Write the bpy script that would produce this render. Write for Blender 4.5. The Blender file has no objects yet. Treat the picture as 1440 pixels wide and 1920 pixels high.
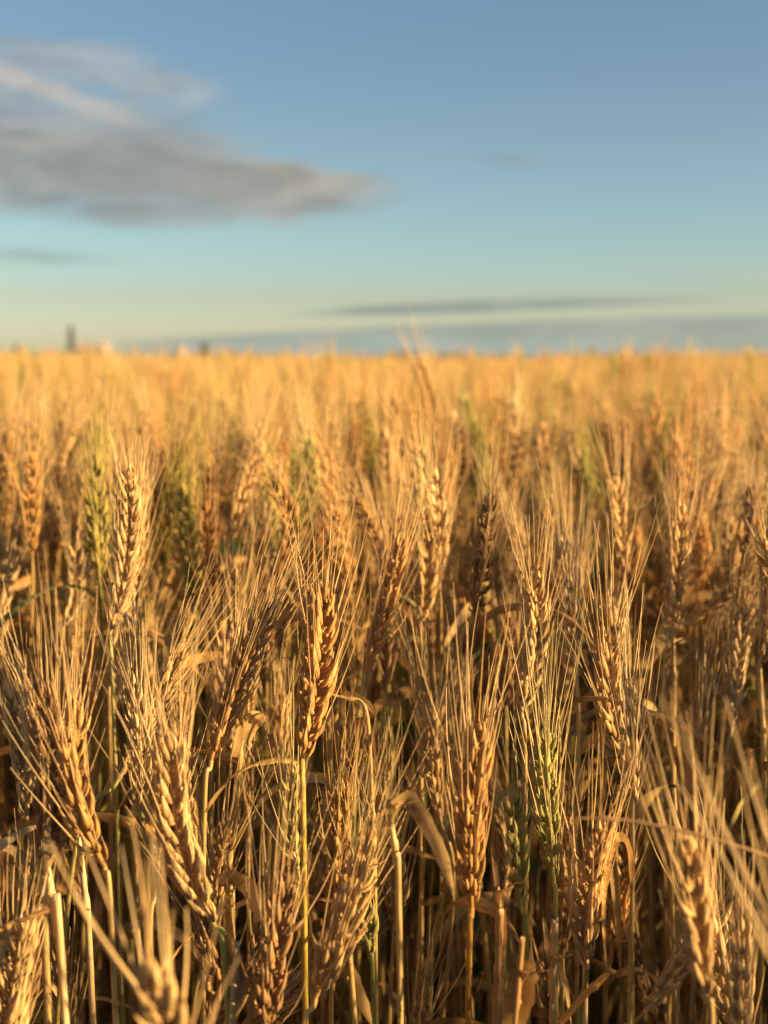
import bpy, math, random
import numpy as np
from mathutils import Vector

R = math.radians
rng = np.random.default_rng(7)
SC = bpy.context.scene
COL = SC.collection

# ------------------------------------------------------------------ camera
F = 2560.0            # focal length in pixels of the 1440 x 1920 photograph
HC = 0.95             # camera height, just above the wheat
PITCH = math.atan((960 - 674) / F)
cam_d = bpy.data.cameras.new('camera')
cam = bpy.data.objects.new('camera', cam_d)
COL.objects.link(cam)
cam.location = (0, 0, HC)
cam.rotation_euler = (math.pi / 2 - PITCH, 0, 0)
cam_d.sensor_fit = 'VERTICAL'
cam_d.sensor_height = 36.0
cam_d.lens = 36.0 * F / 1920.0
cam_d.clip_start = 0.02
cam_d.clip_end = 12000
cam_d.dof.use_dof = True
cam_d.dof.focus_distance = 0.70
cam_d.dof.aperture_fstop = 8.0
SC.camera = cam

# ------------------------------------------------------------------ sun, sky, exposure
SUN_AZ, SUN_EL = 107.0, 16.0       # azimuth clockwise from the view direction (+Y)
sd = Vector((math.sin(R(SUN_AZ)) * math.cos(R(SUN_EL)), math.cos(R(SUN_AZ)) * math.cos(R(SUN_EL)), math.sin(R(SUN_EL))))
sun_d = bpy.data.lights.new('sun', 'SUN')
sun_d.energy = 5.0
sun_d.angle = R(0.6)
sun_d.color = (1.0, 0.72, 0.365)
sun = bpy.data.objects.new('sun', sun_d)
COL.objects.link(sun)
sun.rotation_euler = (-sd).to_track_quat('-Z', 'Y').to_euler()
sun.location = (4, -3, 5)

SC.view_settings.view_transform = 'Standard'
SC.view_settings.look = 'None'
SC.view_settings.exposure = 1.3
SC.view_settings.gamma = 1
SC.view_settings.use_curve_mapping = False
SC.render.engine = 'CYCLES'
SC.cycles.max_bounces = 6
SC.cycles.diffuse_bounces = 4
SC.cycles.transmission_bounces = 4
SC.cycles.use_denoising = True


def ray(px, py):
    """direction in the world of a point of the photograph, depth (along the view axis) 1"""
    cx, cy = (px - 720) / F, (960 - py) / F
    ca, sa = math.cos(PITCH), math.sin(PITCH)
    return np.array([cx, ca + cy * sa, -sa + cy * ca])


def at(px, py, d):
    return np.array([0, 0, HC]) + ray(px, py) * d


def proj(p):
    ca, sa = math.cos(PITCH), math.sin(PITCH)
    x, y, z = p[0], p[1], p[2] - HC
    d = y * ca - z * sa
    u = y * sa + z * ca
    return 720 + F * x / d, 960 - F * u / d, d


def srgb(r, g, b):
    return tuple(((c / 255 + 0.055) / 1.055) ** 2.4 if c > 10 else c / 255 / 12.92 for c in (r, g, b))


# ---- world
W = bpy.data.worlds.new('World')
SC.world = W
W.use_nodes = True
nt = W.node_tree
nt.nodes.clear()
N, L = nt.nodes, nt.links


def mth(op, a, b=None, c=None, clamp=False):
    n = N.new('ShaderNodeMath')
    n.operation = op
    n.use_clamp = clamp
    for i, v in enumerate((a, b, c)):
        if v is None:
            continue
        if isinstance(v, (int, float)):
            n.inputs[i].default_value = v
        else:
            L.new(v, n.inputs[i])
    return n.outputs[0]


def mixc(f, a, b, mode='MIX'):
    n = N.new('ShaderNodeMix')
    n.data_type = 'RGBA'
    n.blend_type = mode
    for s, v in ((n.inputs[0], f), (n.inputs[6], a), (n.inputs[7], b)):
        if isinstance(v, (int, float)):
            s.default_value = v
        elif isinstance(v, tuple):
            s.default_value = (*v, 1)
        else:
            L.new(v, s)
    return n.outputs[2]


tc = N.new('ShaderNodeTexCoord')
sep = N.new('ShaderNodeSeparateXYZ')
L.new(tc.outputs['Generated'], sep.inputs[0])
X, Y, Z = sep.outputs
sky = N.new('ShaderNodeTexSky')
sky.sky_type = 'NISHITA'
sky.sun_disc = False
sky.sun_elevation = R(SUN_EL)
sky.sun_rotation = R(SUN_AZ)
sky.air_density = 1.0
sky.dust_density = 1.2
sky.ozone_density = 1.0
SKY_STRENGTH = 0.0515   # the colours of the ramp are halved, so the strength is doubled below
# colour of the evening air by height above the horizon (a dusty, greenish horizon under a muted blue)
ramp = N.new('ShaderNodeValToRGB')
L.new(mth('MULTIPLY', Z, 2.0, clamp=True), ramp.inputs[0])
TINT = [(0.0, (2.0, 2.0, 1.95)), (0.0259, (1.80, 1.86, 1.9)), (0.0487, (1.52, 1.60, 1.72)), (0.0865, (1.16, 1.26, 1.36)), (0.1322, (1.018, 1.21, 1.36)), (0.2066, (0.913, 1.097, 1.222)), (0.3155, (0.865, 1.0, 1.075)), (0.3996, (0.836, 0.975, 1.065)), (0.4808, (0.84, 1.0, 1.06))]
TINT = [(p, tuple(q / 2.03 for q in c)) for p, c in TINT]
el = ramp.color_ramp.elements
while len(el) > 1:
    el.remove(el[-1])
el[0].position, el[0].color = TINT[0][0], (*TINT[0][1], 1)
for p_, c_ in TINT[1:]:
    e_ = el.new(p_)
    e_.color = (*c_, 1)
skyc = mixc(1.0, sky.outputs[0], ramp.outputs[0], 'MULTIPLY')
skyc = mixc(1.0, skyc, (SKY_STRENGTH * 2,) * 3, 'MULTIPLY')
EXPO = 2 ** SC.view_settings.exposure

# clouds, laid out by direction: u = x / y, v = z / y
ysafe = mth('MAXIMUM', Y, 0.05)
u_, v_ = mth('DIVIDE', X, ysafe), mth('DIVIDE', Z, ysafe)
comb = N.new('ShaderNodeCombineXYZ')
L.new(mth('MULTIPLY', u_, 5.0), comb.inputs[0])
L.new(mth('MULTIPLY', v_, 17.0), comb.inputs[1])


def noise(vec, scale, detail, rough=0.55, dist=0.0, off=(0, 0, 0)):
    n = N.new('ShaderNodeTexNoise')
    mp = N.new('ShaderNodeMapping')
    mp.inputs['Location'].default_value = off
    L.new(vec, mp.inputs[0])
    L.new(mp.outputs[0], n.inputs['Vector'])
    n.inputs['Scale'].default_value = scale
    n.inputs['Detail'].default_value = detail
    n.inputs['Roughness'].default_value = rough
    n.inputs['Distortion'].default_value = dist
    return n.outputs['Fac']


n1 = mth('SUBTRACT', noise(comb.outputs[0], 1.0, 6, 0.58, 0.6), 0.5)
n2 = noise(comb.outputs[0], 1.6, 7, 0.62, 0.8, (3.1, 7.7, 0))
n3 = mth('MULTIPLY_ADD', noise(comb.outputs[0], 2.6, 6, 0.6, 1.2, (5.5, 1.7, 0)), 1.1, 0.42)
warp = mth('MULTIPLY', mth('SUBTRACT', noise(comb.outputs[0], 0.8, 4, 0.5, 0.0, (9.3, 2.2, 0)), 0.5), mth('MULTIPLY', mth('MINIMUM', v_, 0.22), 0.16))
v_w = mth('ADD', v_, warp)
front = mth('GREATER_THAN', Y, 0.06)
# centre px, radii px, slope (px per px), strength, softness, noise, colour
CLOUDS = [
    ((130, 112), (290, 52), 0.18, 0.62, 0.9, 2.0, (166, 172, 176)),
    ((330, 165), (120, 38), 0.35, 0.30, 1.1, 1.8, (166, 172, 176)),
    ((40, 225), (330, 95), 0.20, 0.62, 0.9, 1.8, (150, 161, 169)),
    ((120, 285), (520, 105), 0.15, 0.80, 0.8, 1.9, (158, 166, 169)),
    ((230, 330), (470, 80), 0.07, 0.92, 0.7, 1.7, (152, 157, 157)),
    ((500, 352), (260, 54), 0.05, 0.88, 0.8, 1.6, (155, 158, 155)),
    ((60, 350), (330, 64), -0.03, 0.80, 0.8, 1.5, (148, 157, 158)),
    ((60, 158), (250, 30), 0.40, 0.75, 1.3, 1.3, (203, 195, 183)),
    ((520, 316), (100, 22), 0.15, 0.30, 1.0, 1.2, (192, 184, 168)),
    ((600, 345), (100, 34), 0.05, 0.30, 1.0, 1.2, (178, 174, 162)),
    ((290, 404), (260, 30), 0.02, 0.75, 0.8, 1.5, (160, 169, 168)),
    ((60, 478), (200, 22), 0.04, 0.48, 1.0, 1.5, (150, 172, 168)),
    ((960, 303), (95, 18), 0.02, 0.42, 1.0, 1.2, (150, 160, 168)),
    ((900, 576), (370, 13), -0.035, 0.95, 0.6, 1.1, (154, 165, 154)),
    ((1120, 632), (880, 36), -0.03, 0.92, 0.40, 0.7, (157, 168, 158)),
    ((850, 652), (450, 30), 0.0, 0.80, 0.6, 0.9, (166, 177, 168)),
]
light_n = mth('SUBTRACT', n2, 0.5)
for (cx_, cy_), (rx, ry), slope, stren, soft, nz, cc in CLOUDS:
    d0 = ray(cx_, cy_)
    u0, v0 = float(d0[0] / d0[1]), float(d0[2] / d0[1])
    du = mth('SUBTRACT', u_, u0)
    dv = mth('ADD', mth('SUBTRACT', v_w, v0), mth('MULTIPLY', du, slope))
    q = mth('ADD', mth('POWER', mth('DIVIDE', du, rx / F), 2.0), mth('POWER', mth('ABSOLUTE', mth('DIVIDE', dv, ry / F)), 2.0))
    g = mth('ADD', mth('SUBTRACT', 1.0, mth('POWER', q, 0.5)), mth('MULTIPLY', n1, nz))
    g = mth('DIVIDE', mth('ADD', g, 0.18), soft, clamp=True)
    g = mth('SMOOTH_MIN', g, 1.0, 0.1, clamp=True)
    g = mth('MULTIPLY', mth('MULTIPLY', mth('MULTIPLY', g, g), mth('SUBTRACT', 3.0, mth('MULTIPLY', g, 2.0))), stren)
    if cy_ < 500:
        g = mth('MULTIPLY', g, n3)
    g = mth('MULTIPLY', g, front, clamp=True)
    base = tuple(c / EXPO for c in srgb(*cc))
    k_ = 1.0 if cy_ < 500 else .35
    lit = tuple(c * (1 + q * k_) for c, q in zip(base, (.40, .31, .22)))
    dark = tuple(c * (1 - .24 * k_) for c in base)
    f_ = mth('ADD', mth('MULTIPLY', light_n, 3.6), 0.5, clamp=True)
    skyc = mixc(g, skyc, mixc(f_, dark, lit))
bg = N.new('ShaderNodeBackground')
L.new(skyc, bg.inputs[0])
bg.inputs[1].default_value = 1.0
out = N.new('ShaderNodeOutputWorld')
L.new(bg.outputs[0], out.inputs[0])


# ------------------------------------------------------------------ materials
def plant_material(name, rough=0.6, trans=0.25, instanced=False, streak=0.25, spec=0.3, nscale=60.0):
    m = bpy.data.materials.new(name)
    m.use_nodes = True
    t = m.node_tree
    n, l = t.nodes, t.links
    n.clear()
    a = n.new('ShaderNodeAttribute')
    a.attribute_name = 'col'
    tcn = n.new('ShaderNodeTexCoord')
    mp = n.new('ShaderNodeMapping')
    mp.inputs['Scale'].default_value = (1, 1, 0.25)
    l.new(tcn.outputs['Object'], mp.inputs[0])
    ns = n.new('ShaderNodeTexNoise')
    ns.inputs['Scale'].default_value = nscale
    ns.inputs['Detail'].default_value = 5
    l.new(mp.outputs[0], ns.inputs['Vector'])
    mr = n.new('ShaderNodeMapRange')
    mr.inputs[1].default_value, mr.inputs[2].default_value = 0.25, 0.75
    mr.inputs[3].default_value, mr.inputs[4].default_value = 1 - streak * 1.3, 1 + streak * 1.2
    l.new(ns.outputs['Fac'], mr.inputs[0])
    # fine veins from the (across, along) coordinate each leaf and stem carries
    st = n.new('ShaderNodeAttribute')
    st.attribute_name = 'st'
    wv = n.new('ShaderNodeMath')
    wv.operation = 'SINE'
    sx = n.new('ShaderNodeSeparateXYZ')
    l.new(st.outputs['Vector'], sx.inputs[0])
    mu = n.new('ShaderNodeMath')
    mu.operation = 'MULTIPLY'
    mu.inputs[1].default_value = 75.0
    l.new(sx.outputs[0], mu.inputs[0])
    l.new(mu.outputs[0], wv.inputs[0])
    ml = n.new('ShaderNodeMath')
    ml.operation = 'MULTIPLY_ADD'
    ml.inputs[1].default_value = 0.09
    l.new(wv.outputs[0], ml.inputs[0])
    l.new(mr.outputs[0], ml.inputs[2])
    mx = n.new('ShaderNodeMix')
    mx.data_type = 'RGBA'
    mx.blend_type = 'MULTIPLY'
    mx.inputs[0].default_value = 1
    l.new(a.outputs['Color'], mx.inputs[6])
    l.new(ml.outputs[0], mx.inputs[7])
    # small weathered specks and joints, greyer and darker than the straw
    n2_ = n.new('ShaderNodeTexNoise')
    n2_.inputs['Scale'].default_value = nscale * 2.2
    n2_.inputs['Detail'].default_value = 3
    l.new(tcn.outputs['Object'], n2_.inputs['Vector'])
    mr2 = n.new('ShaderNodeMapRange')
    mr2.inputs[1].default_value, mr2.inputs[2].default_value = .60, .70
    l.new(n2_.outputs['Fac'], mr2.inputs[0])
    wx = n.new('ShaderNodeMix')
    wx.data_type = 'RGBA'
    wx.blend_type = 'MULTIPLY'
    l.new(mr2.outputs[0], wx.inputs[0])
    l.new(mx.outputs[2], wx.inputs[6])
    wx.inputs[7].default_value = (.62, .58, .60, 1)
    colour = wx.outputs[2]
    if instanced:
        ia = n.new('ShaderNodeAttribute')
        ia.attribute_type = 'INSTANCER'
        ia.attribute_name = 'tint'
        mi = n.new('ShaderNodeMix')
        mi.data_type = 'RGBA'
        mi.blend_type = 'MULTIPLY'
        mi.inputs[0].default_value = 1
        l.new(colour, mi.inputs[6])
        l.new(ia.outputs['Vector'], mi.inputs[7])
        colour = mi.outputs[2]
    p = n.new('ShaderNodeBsdfPrincipled')
    p.inputs['Roughness'].default_value = rough
    p.inputs['Specular IOR Level'].default_value = spec
    l.new(colour, p.inputs['Base Color'])
    bmp = n.new('ShaderNodeBump')
    bmp.inputs['Strength'].default_value = 0.25
    bmp.inputs['Distance'].default_value = 0.001
    l.new(ml.outputs[0], bmp.inputs['Height'])
    l.new(bmp.outputs[0], p.inputs['Normal'])
    tr = n.new('ShaderNodeBsdfTranslucent')
    l.new(colour, tr.inputs[0])
    ms = n.new('ShaderNodeMixShader')
    ms.inputs[0].default_value = trans
    l.new(p.outputs[0], ms.inputs[1])
    l.new(tr.outputs[0], ms.inputs[2])
    o = n.new('ShaderNodeOutputMaterial')
    l.new(ms.outputs[0], o.inputs[0])
    return m


M_EAR = plant_material('wheat_ear', 0.62, 0.16, streak=0.34, nscale=220, spec=0.2)
M_AWN = plant_material('wheat_beard', 0.42, 0.22, streak=0.2, spec=0.4)
M_STEM = plant_material('wheat_stem', 0.42, 0.06, streak=0.22, nscale=40, spec=0.4)
M_LEAF = plant_material('wheat_leaf', 0.7, 0.32, streak=0.55, nscale=70, spec=0.15)
M_MASS = plant_material('wheat_mass', 0.55, 0.2, instanced=True, streak=0.3)
M_GREEN = plant_material('green_weed', 0.55, 0.2, streak=0.3)


def simple_mat(name, c1, c2, scale, rough=0.9, bump=0.3):
    m = bpy.data.materials.new(name)
    m.use_nodes = True
    n, l = m.node_tree.nodes, m.node_tree.links
    p = n['Principled BSDF']
    tcn = n.new('ShaderNodeTexCoord')
    ns = n.new('ShaderNodeTexNoise')
    ns.inputs['Scale'].default_value = scale
    ns.inputs['Detail'].default_value = 8
    ns.inputs['Roughness'].default_value = 0.65
    l.new(tcn.outputs['Object'], ns.inputs['Vector'])
    r = n.new('ShaderNodeValToRGB')
    r.color_ramp.elements[0].color = (*c1, 1)
    r.color_ramp.elements[1].color = (*c2, 1)
    r.color_ramp.elements[0].position = 0.35
    r.color_ramp.elements[1].position = 0.68
    l.new(ns.outputs['Fac'], r.inputs[0])
    l.new(r.outputs[0], p.inputs['Base Color'])
    p.inputs['Roughness'].default_value = rough
    b = n.new('ShaderNodeBump')
    b.inputs['Strength'].default_value = bump
    b.inputs['Distance'].default_value = 0.02
    l.new(ns.outputs['Fac'], b.inputs['Height'])
    l.new(b.outputs[0], p.inputs['Normal'])
    return m


# ------------------------------------------------------------------ mesh helpers (numpy)
class MB:
    """collects vertices, quads, colours; builds ONE mesh"""

    def __init__(self):
        self.v, self.f, self.c, self.s, self.n = [], [], [], [], 0

    def add(self, v, f, c, s=None):
        v = np.asarray(v, float).reshape(-1, 3)
        f = np.asarray(f, int).reshape(-1, 4)
        c = np.broadcast_to(np.asarray(c, float), (len(v), 3)) if np.ndim(c) < 2 else np.asarray(c, float).reshape(-1, 3)
        self.v.append(v)
        self.f.append(f + self.n)
        self.c.append(c)
        self.s.append(np.zeros((len(v), 3)) if s is None else np.asarray(s, float).reshape(-1, 3))
        self.n += len(v)

    def arrays(self):
        return np.concatenate(self.v), np.concatenate(self.f), np.concatenate(self.c), np.concatenate(self.s)

    def mesh(self, name, mat, origin=(0, 0, 0)):
        v, f, c, s = self.arrays()
        v = v - np.asarray(origin, float)
        return make_mesh(name, mat, v, f, c, s)


def make_mesh(name, mat, v, f, c, s):
    me = bpy.data.meshes.new(name)
    me.vertices.add(len(v))
    me.vertices.foreach_set('co', v.astype(np.float32).ravel())
    me.loops.add(f.size)
    me.loops.foreach_set('vertex_index', f.astype(np.int32).ravel())
    me.polygons.add(len(f))
    me.polygons.foreach_set('loop_start', np.arange(0, f.size, 4, dtype=np.int32))
    me.polygons.foreach_set('loop_total', np.full(len(f), 4, dtype=np.int32))
    me.polygons.foreach_set('use_smooth', np.ones(len(f), dtype=bool))
    a = me.attributes.new('col', 'FLOAT_COLOR', 'POINT')
    a.data.foreach_set('color', np.concatenate([np.clip(c, 0, 1), np.ones((len(c), 1))], 1).astype(np.float32).ravel())
    a = me.attributes.new('st', 'FLOAT_VECTOR', 'POINT')
    a.data.foreach_set('vector', s.astype(np.float32).ravel())
    me.update()
    me.materials.append(mat)
    return me


def unit(a):
    a = np.asarray(a, float)
    return a / np.maximum(np.linalg.norm(a, axis=-1, keepdims=True), 1e-9)


def grid_faces(rows, cols, closed):
    i = np.arange(rows - 1)[:, None]
    j = np.arange(cols if closed else cols - 1)[None, :]
    j2 = (j + 1) % cols
    return np.stack([i * cols + j, i * cols + j2, (i + 1) * cols + j2, (i + 1) * cols + j], -1).reshape(-1, 4)


def frames(path):
    T = unit(np.gradient(path, axis=0))
    ref = np.array([0.31, -0.9, 0.28]) if abs(T[0] @ np.array([0.31, -0.9, 0.28])) < 0.9 else np.array([1.0, 0, 0])
    A = unit(np.cross(T, ref))
    return T, A, np.cross(T, A)


def tube(mb, path, rad, sides, c):
    path = np.asarray(path, float)
    n = len(path)
    rad = np.broadcast_to(np.asarray(rad, float), (n,))
    T, A, B = frames(path)
    th = np.linspace(0, 2 * np.pi, sides, endpoint=False)
    v = path[:, None] + rad[:, None, None] * (np.cos(th)[None, :, None] * A[:, None] + np.sin(th)[None, :, None] * B[:, None])
    cc = np.asarray(c, float)
    if cc.ndim == 2:
        cc = np.repeat(cc[:, None], sides, 1).reshape(-1, 3)
    s = np.zeros((n, sides, 3))
    s[:, :, 0] = np.abs(np.linspace(-1, 1, sides))[None]
    s[:, :, 1] = np.linspace(0, 1, n)[:, None]
    mb.add(v, grid_faces(n, sides, True), cc, s)


def catmull(pts, n):
    P = np.asarray(pts, float)
    P = np.concatenate([[2 * P[0] - P[1]], P, [2 * P[-1] - P[-2]]])
    seg = len(P) - 3
    ts = np.linspace(0, seg - 1e-6, n)
    i = ts.astype(int)
    t = (ts - i)[:, None]
    a, b, c, d = P[i], P[i + 1], P[i + 2], P[i + 3]
    return 0.5 * ((2 * b) + (c - a) * t + (2 * a - 5 * b + 4 * c - d) * t ** 2 + (3 * b - a - 3 * c + d) * t ** 3)


# floret template: a pointed, keeled boat shape along +z (length 1, width 1 in x, depth 1 in y, outside at +y)
def floret_template(rings, sides):
    t = np.linspace(0, 1, rings)
    prof = np.interp(t, [0, .1, .25, .42, .62, .82, 1], [.34, .72, .98, .98, .66, .30, .07])
    th = np.linspace(0, 2 * np.pi, sides, endpoint=False) + np.pi / 2
    cx, cy = np.cos(th) * 0.5, np.sin(th) * 0.5
    cy = np.where(cy > 0, cy * 1.25, cy * 0.5)
    cx = cx * (1 - 0.42 * np.clip(np.sin(th), 0, 1))     # a keel along the back
    v = np.zeros((rings, sides, 3))
    v[:, :, 0] = cx[None] * prof[:, None]
    v[:, :, 1] = cy[None] * prof[:, None] + (np.sin(t ** 0.8 * np.pi * 0.93) * 0.46)[:, None]
    v[:, :, 2] = t[:, None]
    return v.reshape(-1, 3), grid_faces(rings, sides, True), np.repeat(t, sides)


TPL = {0: floret_template(8, 8), 1: floret_template(5, 5), 2: floret_template(4, 4)}


def florets(mb, O, D, OUT, ln, wd, th, lod, col, rg):
    tv, tf, tt = TPL[lod]
    n, k = len(O), len(tv)
    Zx = unit(D)
    Yx = unit(OUT - np.sum(OUT * Zx, 1, keepdims=True) * Zx)
    Xx = np.cross(Yx, Zx)
    v = O[:, None] + (tv[None, :, 0:1] * wd[:, None, None]) * Xx[:, None] + (tv[None, :, 1:2] * th[:, None, None]) * Yx[:, None] + (tv[None, :, 2:3] * ln[:, None, None]) * Zx[:, None]
    f = (tf[None] + (np.arange(n) * k)[:, None, None]).reshape(-1, 4)
    # husk colour: a little deeper at the foot, papery pale at the margin and tip
    g = 0.86 + 0.26 * tt[None, :, None] + rg.normal(0, .09, (n, 1, 1))
    pale = np.clip((tt - 0.55) * 0.5, 0, 1)[None, :, None]
    c = col[:, None] * g
    c = c * (1 - pale) + np.array([.72, .52, .27]) * pale * np.clip(g, .7, 1.2)
    sides = {0: 8, 1: 5, 2: 4}[lod]
    s = np.zeros((n, k, 3))
    s[:, :, 0] = (np.arange(k) % sides / sides * .42)[None] * (1 if lod == 0 else 0)
    mb.add(v, f, c.reshape(-1, 3), s)


def awns(mb, O, D, T, ln, r0, rings, col, rg, curl=0.25, sides=3):
    n = len(O)
    t = np.linspace(0, 1, rings)
    D, T = unit(D), unit(T)
    ln = ln * np.where(rg.random(n) < .14, rg.uniform(.25, .8, n), 1.0)      # some are snapped off
    side = rg.normal(0, 1, (n, 3))
    side = side - np.sum(side * D, 1, keepdims=True) * D
    P = O[:, None] + ln[:, None, None] * (D[:, None] * t[None, :, None] + (T - D)[:, None] * (t ** 2)[None, :, None] * curl
                                          + side[:, None] * 0.045 * (t ** 2)[None, :, None]
                                          + (side[:, ::-1][:, None] * .018) * np.clip(t[None, :, None] - rg.uniform(.2, .8, (n, 1, 1)), 0, 1))
    A = unit(np.cross(D, rg.normal(0, 1, (n, 3))))
    B = np.cross(D, A)
    th_ = np.linspace(0, 2 * np.pi, sides, endpoint=False)
    rad = r0 * (1 - 0.72 * t)
    v = P[:, :, None] + rad[None, :, None, None] * (np.cos(th_)[None, None, :, None] * A[:, None, None] + np.sin(th_)[None, None, :, None] * B[:, None, None])
    f = (grid_faces(rings, sides, True)[None] + (np.arange(n) * rings * sides)[:, None, None]).reshape(-1, 4)
    c = np.repeat((col * (1 + rg.normal(0, .12, (n, 1))))[:, None], rings * sides, 1).reshape(-1, 3)
    mb.add(v, f, c)


def ear(mb_e, mb_a, B, P, bend, az, lod, col, rg, awn_len=0.062, spread=0.22, awn_r=0.00032, fat=1.0, green=0.0, slim=1.0, awn_keep=1.0):
    """the ear from foot B to top P; az turns its two rows of spikelets round the axis"""
    B, P = np.asarray(B, float), np.asarray(P, float)
    Ln = np.linalg.norm(P - B)
    ax = (P - B) / Ln
    ref = np.array([math.cos(az), math.sin(az), 0.0])
    U0 = unit(ref - (ref @ ax) * ax)
    V0 = np.cross(ax, U0)
    n = max(8, int(Ln / (0.0046 if lod < 2 else 0.0056)))
    s = (np.arange(n) + 0.3) / n
    s = s * 0.93
    path = lambda q: B + np.outer(q, P - B) + np.outer(4 * q * (1 - q), bend)
    r = path(s)
    T = unit((P - B)[None] + np.outer(4 * (1 - 2 * s), bend))
    U = unit(U0[None] - np.sum(U0[None] * T, 1, keepdims=True) * T)
    V = np.cross(T, U)
    sg = np.where(np.arange(n) % 2 == 0, 1.0, -1.0)[:, None]
    env = np.interp(s, [0, .07, .22, .7, .95], [.5, .72, 1.0, .95, .68]) * fat
    env = env * (1.08 if lod < 2 else 1.0) * (1 + rg.normal(0, .07, n))
    tube(mb_e, path(np.linspace(0, .97, 10)), np.linspace(0.0014, 0.0007, 10), 5, col * 0.9)
    base_col = np.repeat(col[None], n, 0) * (1 + rg.normal(0, .06, (n, 1)))
    if green > 0:
        gcol = np.array([.39, .345, .09])
        gm = np.clip(green * (0.6 + 0.8 * np.sin(s * 3.0)), 0, 1)[:, None]
        base_col = base_col * (1 - gm) + gcol * gm
    spec = [  # along, out, side offset (mm); dir out, dir side; length, width, depth; awn
        (1.2, 1.1, 1.3, .30, .24, 13.8, 3.9, 3.1, 1.0),
        (1.2, 1.1, -1.3, .30, -.24, 13.8, 3.9, 3.1, 1.0),
        (3.0, 1.6, 0.0, .34, 0.0, 12.5, 3.4, 3.0, .85),
    ]
    if lod < 2:
        spec += [(0.0, 0.9, 1.8, .27, .33, 10.6, 3.0, 2.2, 0), (0.0, 0.9, -1.8, .27, -.33, 10.6, 3.0, 2.2, 0)]
    for al, ou, si, do, ds, ln, wd, th, aw in spec:
        e = env[:, None]
        O = r + (T * al + U * sg * ou * slim + V * si * slim) * 0.001 * e
        D = T + U * sg * do * slim + V * ds * slim + rg.normal(0, .055, (n, 3))
        OUT = U * sg + V * np.sign(si) * 0.9
        jl = env * (1 + rg.normal(0, .06, n))
        gape = (rg.random((n, 1)) < .07) * rg.uniform(.2, .7, (n, 1))
        D = D + (U * sg * .8 + V * np.sign(si)) * gape
        there = rg.random(n) > (.05 if al > 0 else .1)
        jl = np.where(there, jl, jl * .45)
        florets(mb_e, O, D, OUT, ln * .001 * jl, wd * .001 * env * (0.8 + 0.2 * slim), th * .001 * env, lod, base_col * (1 + rg.normal(0, .05, (n, 1))), rg)
        if aw:
            tip = O + unit(D) * (ln * .00097 * jl)[:, None] + unit(OUT) * 0.0001
            keep = rg.random(n) < (0.9 if aw == 1.0 else 0.6 if lod < 2 else 0.0) * awn_keep
            if keep.any():
                A_ = T + (U * sg * (do + .06) + V * ds) * (spread / 0.26) * 0.75 + rg.normal(0, .06, (n, 3))
                T2 = T + (U * sg * .22 + V * ds * .4) * (spread / 0.26) + rg.normal(0, .05, (n, 3))
                al_ = awn_len * aw * np.interp(s, [0, .12, .4, 1], [.45, .8, 1.0, 1.0]) * (1 + rg.normal(0, .1, n))
                ac = np.repeat((col * 0.5 + np.array([.78, .55, .25]) * 0.55)[None], n, 0)
                awns(mb_a, tip[keep], (A_ * .6 + D * .4)[keep], T2[keep], al_[keep], awn_r, 6 if lod == 0 else 4, ac[keep], rg, curl=0.45)
    # terminal spikelet
    O = path(np.array([.93, .93, .93]))
    D = ax[None] + np.array([V0 * .18, -V0 * .18, U0 * .05])
    florets(mb_e, O, D, np.array([V0, -V0, U0]), np.full(3, .0105) * fat, np.full(3, .0034) * fat, np.full(3, .003) * fat, lod, np.repeat(base_col[-1:], 3, 0), rg)
    awns(mb_a, O + unit(D) * .01, D, np.repeat(ax[None], 3, 0), np.full(3, awn_len * .9), awn_r, 5, np.repeat(col[None], 3, 0), rg)


def leaf_ribbon(mb, path, width, c, rg, twist=1.0, fold=0.35, across=5, roll0=None, curl_tip=True):
    path = np.asarray(path, float)
    n = len(path)
    T, A, B = frames(path)
    a0 = rg.uniform(0, 6.28) if roll0 is None else roll0
    ang = a0 + np.linspace(0, twist, n) + 0.25 * np.sin(np.linspace(0, rg.uniform(3, 7), n))
    S = np.cos(ang)[:, None] * A + np.sin(ang)[:, None] * B
    Nn = np.cross(T, S)
    t = np.linspace(0, 1, n)
    w = width * np.interp(t, [0, .08, .35, .7, .9, 1], [.55, .85, 1, .72, .32, .03])
    w = w * (1 + 0.06 * np.sin(t * rg.uniform(18, 30) + rg.uniform(0, 6)) + rg.normal(0, .07, n))
    x = np.linspace(-1, 1, across)
    cup = fold * (.6 + .6 * t)
    v = path[:, None] + (w[:, None, None] / 2) * (np.sin(x[None, :, None] * np.clip(cup * 2.0, .2, 2.2)[:, None, None]) / np.clip(cup * 2.0, .2, 2.2)[:, None, None] * S[:, None]
                                                + (1 - np.cos(x[None, :, None] * np.clip(cup * 2.0, .2, 2.2)[:, None, None])) / np.clip(cup * 2.0, .2, 2.2)[:, None, None] * Nn[:, None])
    s = np.zeros((n, across, 3))
    s[:, :, 0] = x[None] * 0.5
    s[:, :, 1] = t[:, None]
    c = np.asarray(c, float)
    cc = c[None, None] * (1.0 + 0.18 * (rg.random() - .5) + 0.15 * np.sin(t * 5 + rg.uniform(0, 6))[:, None, None]) * np.ones((n, across, 1))
    mb.add(v, grid_faces(n, across, False), cc, s)


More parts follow.
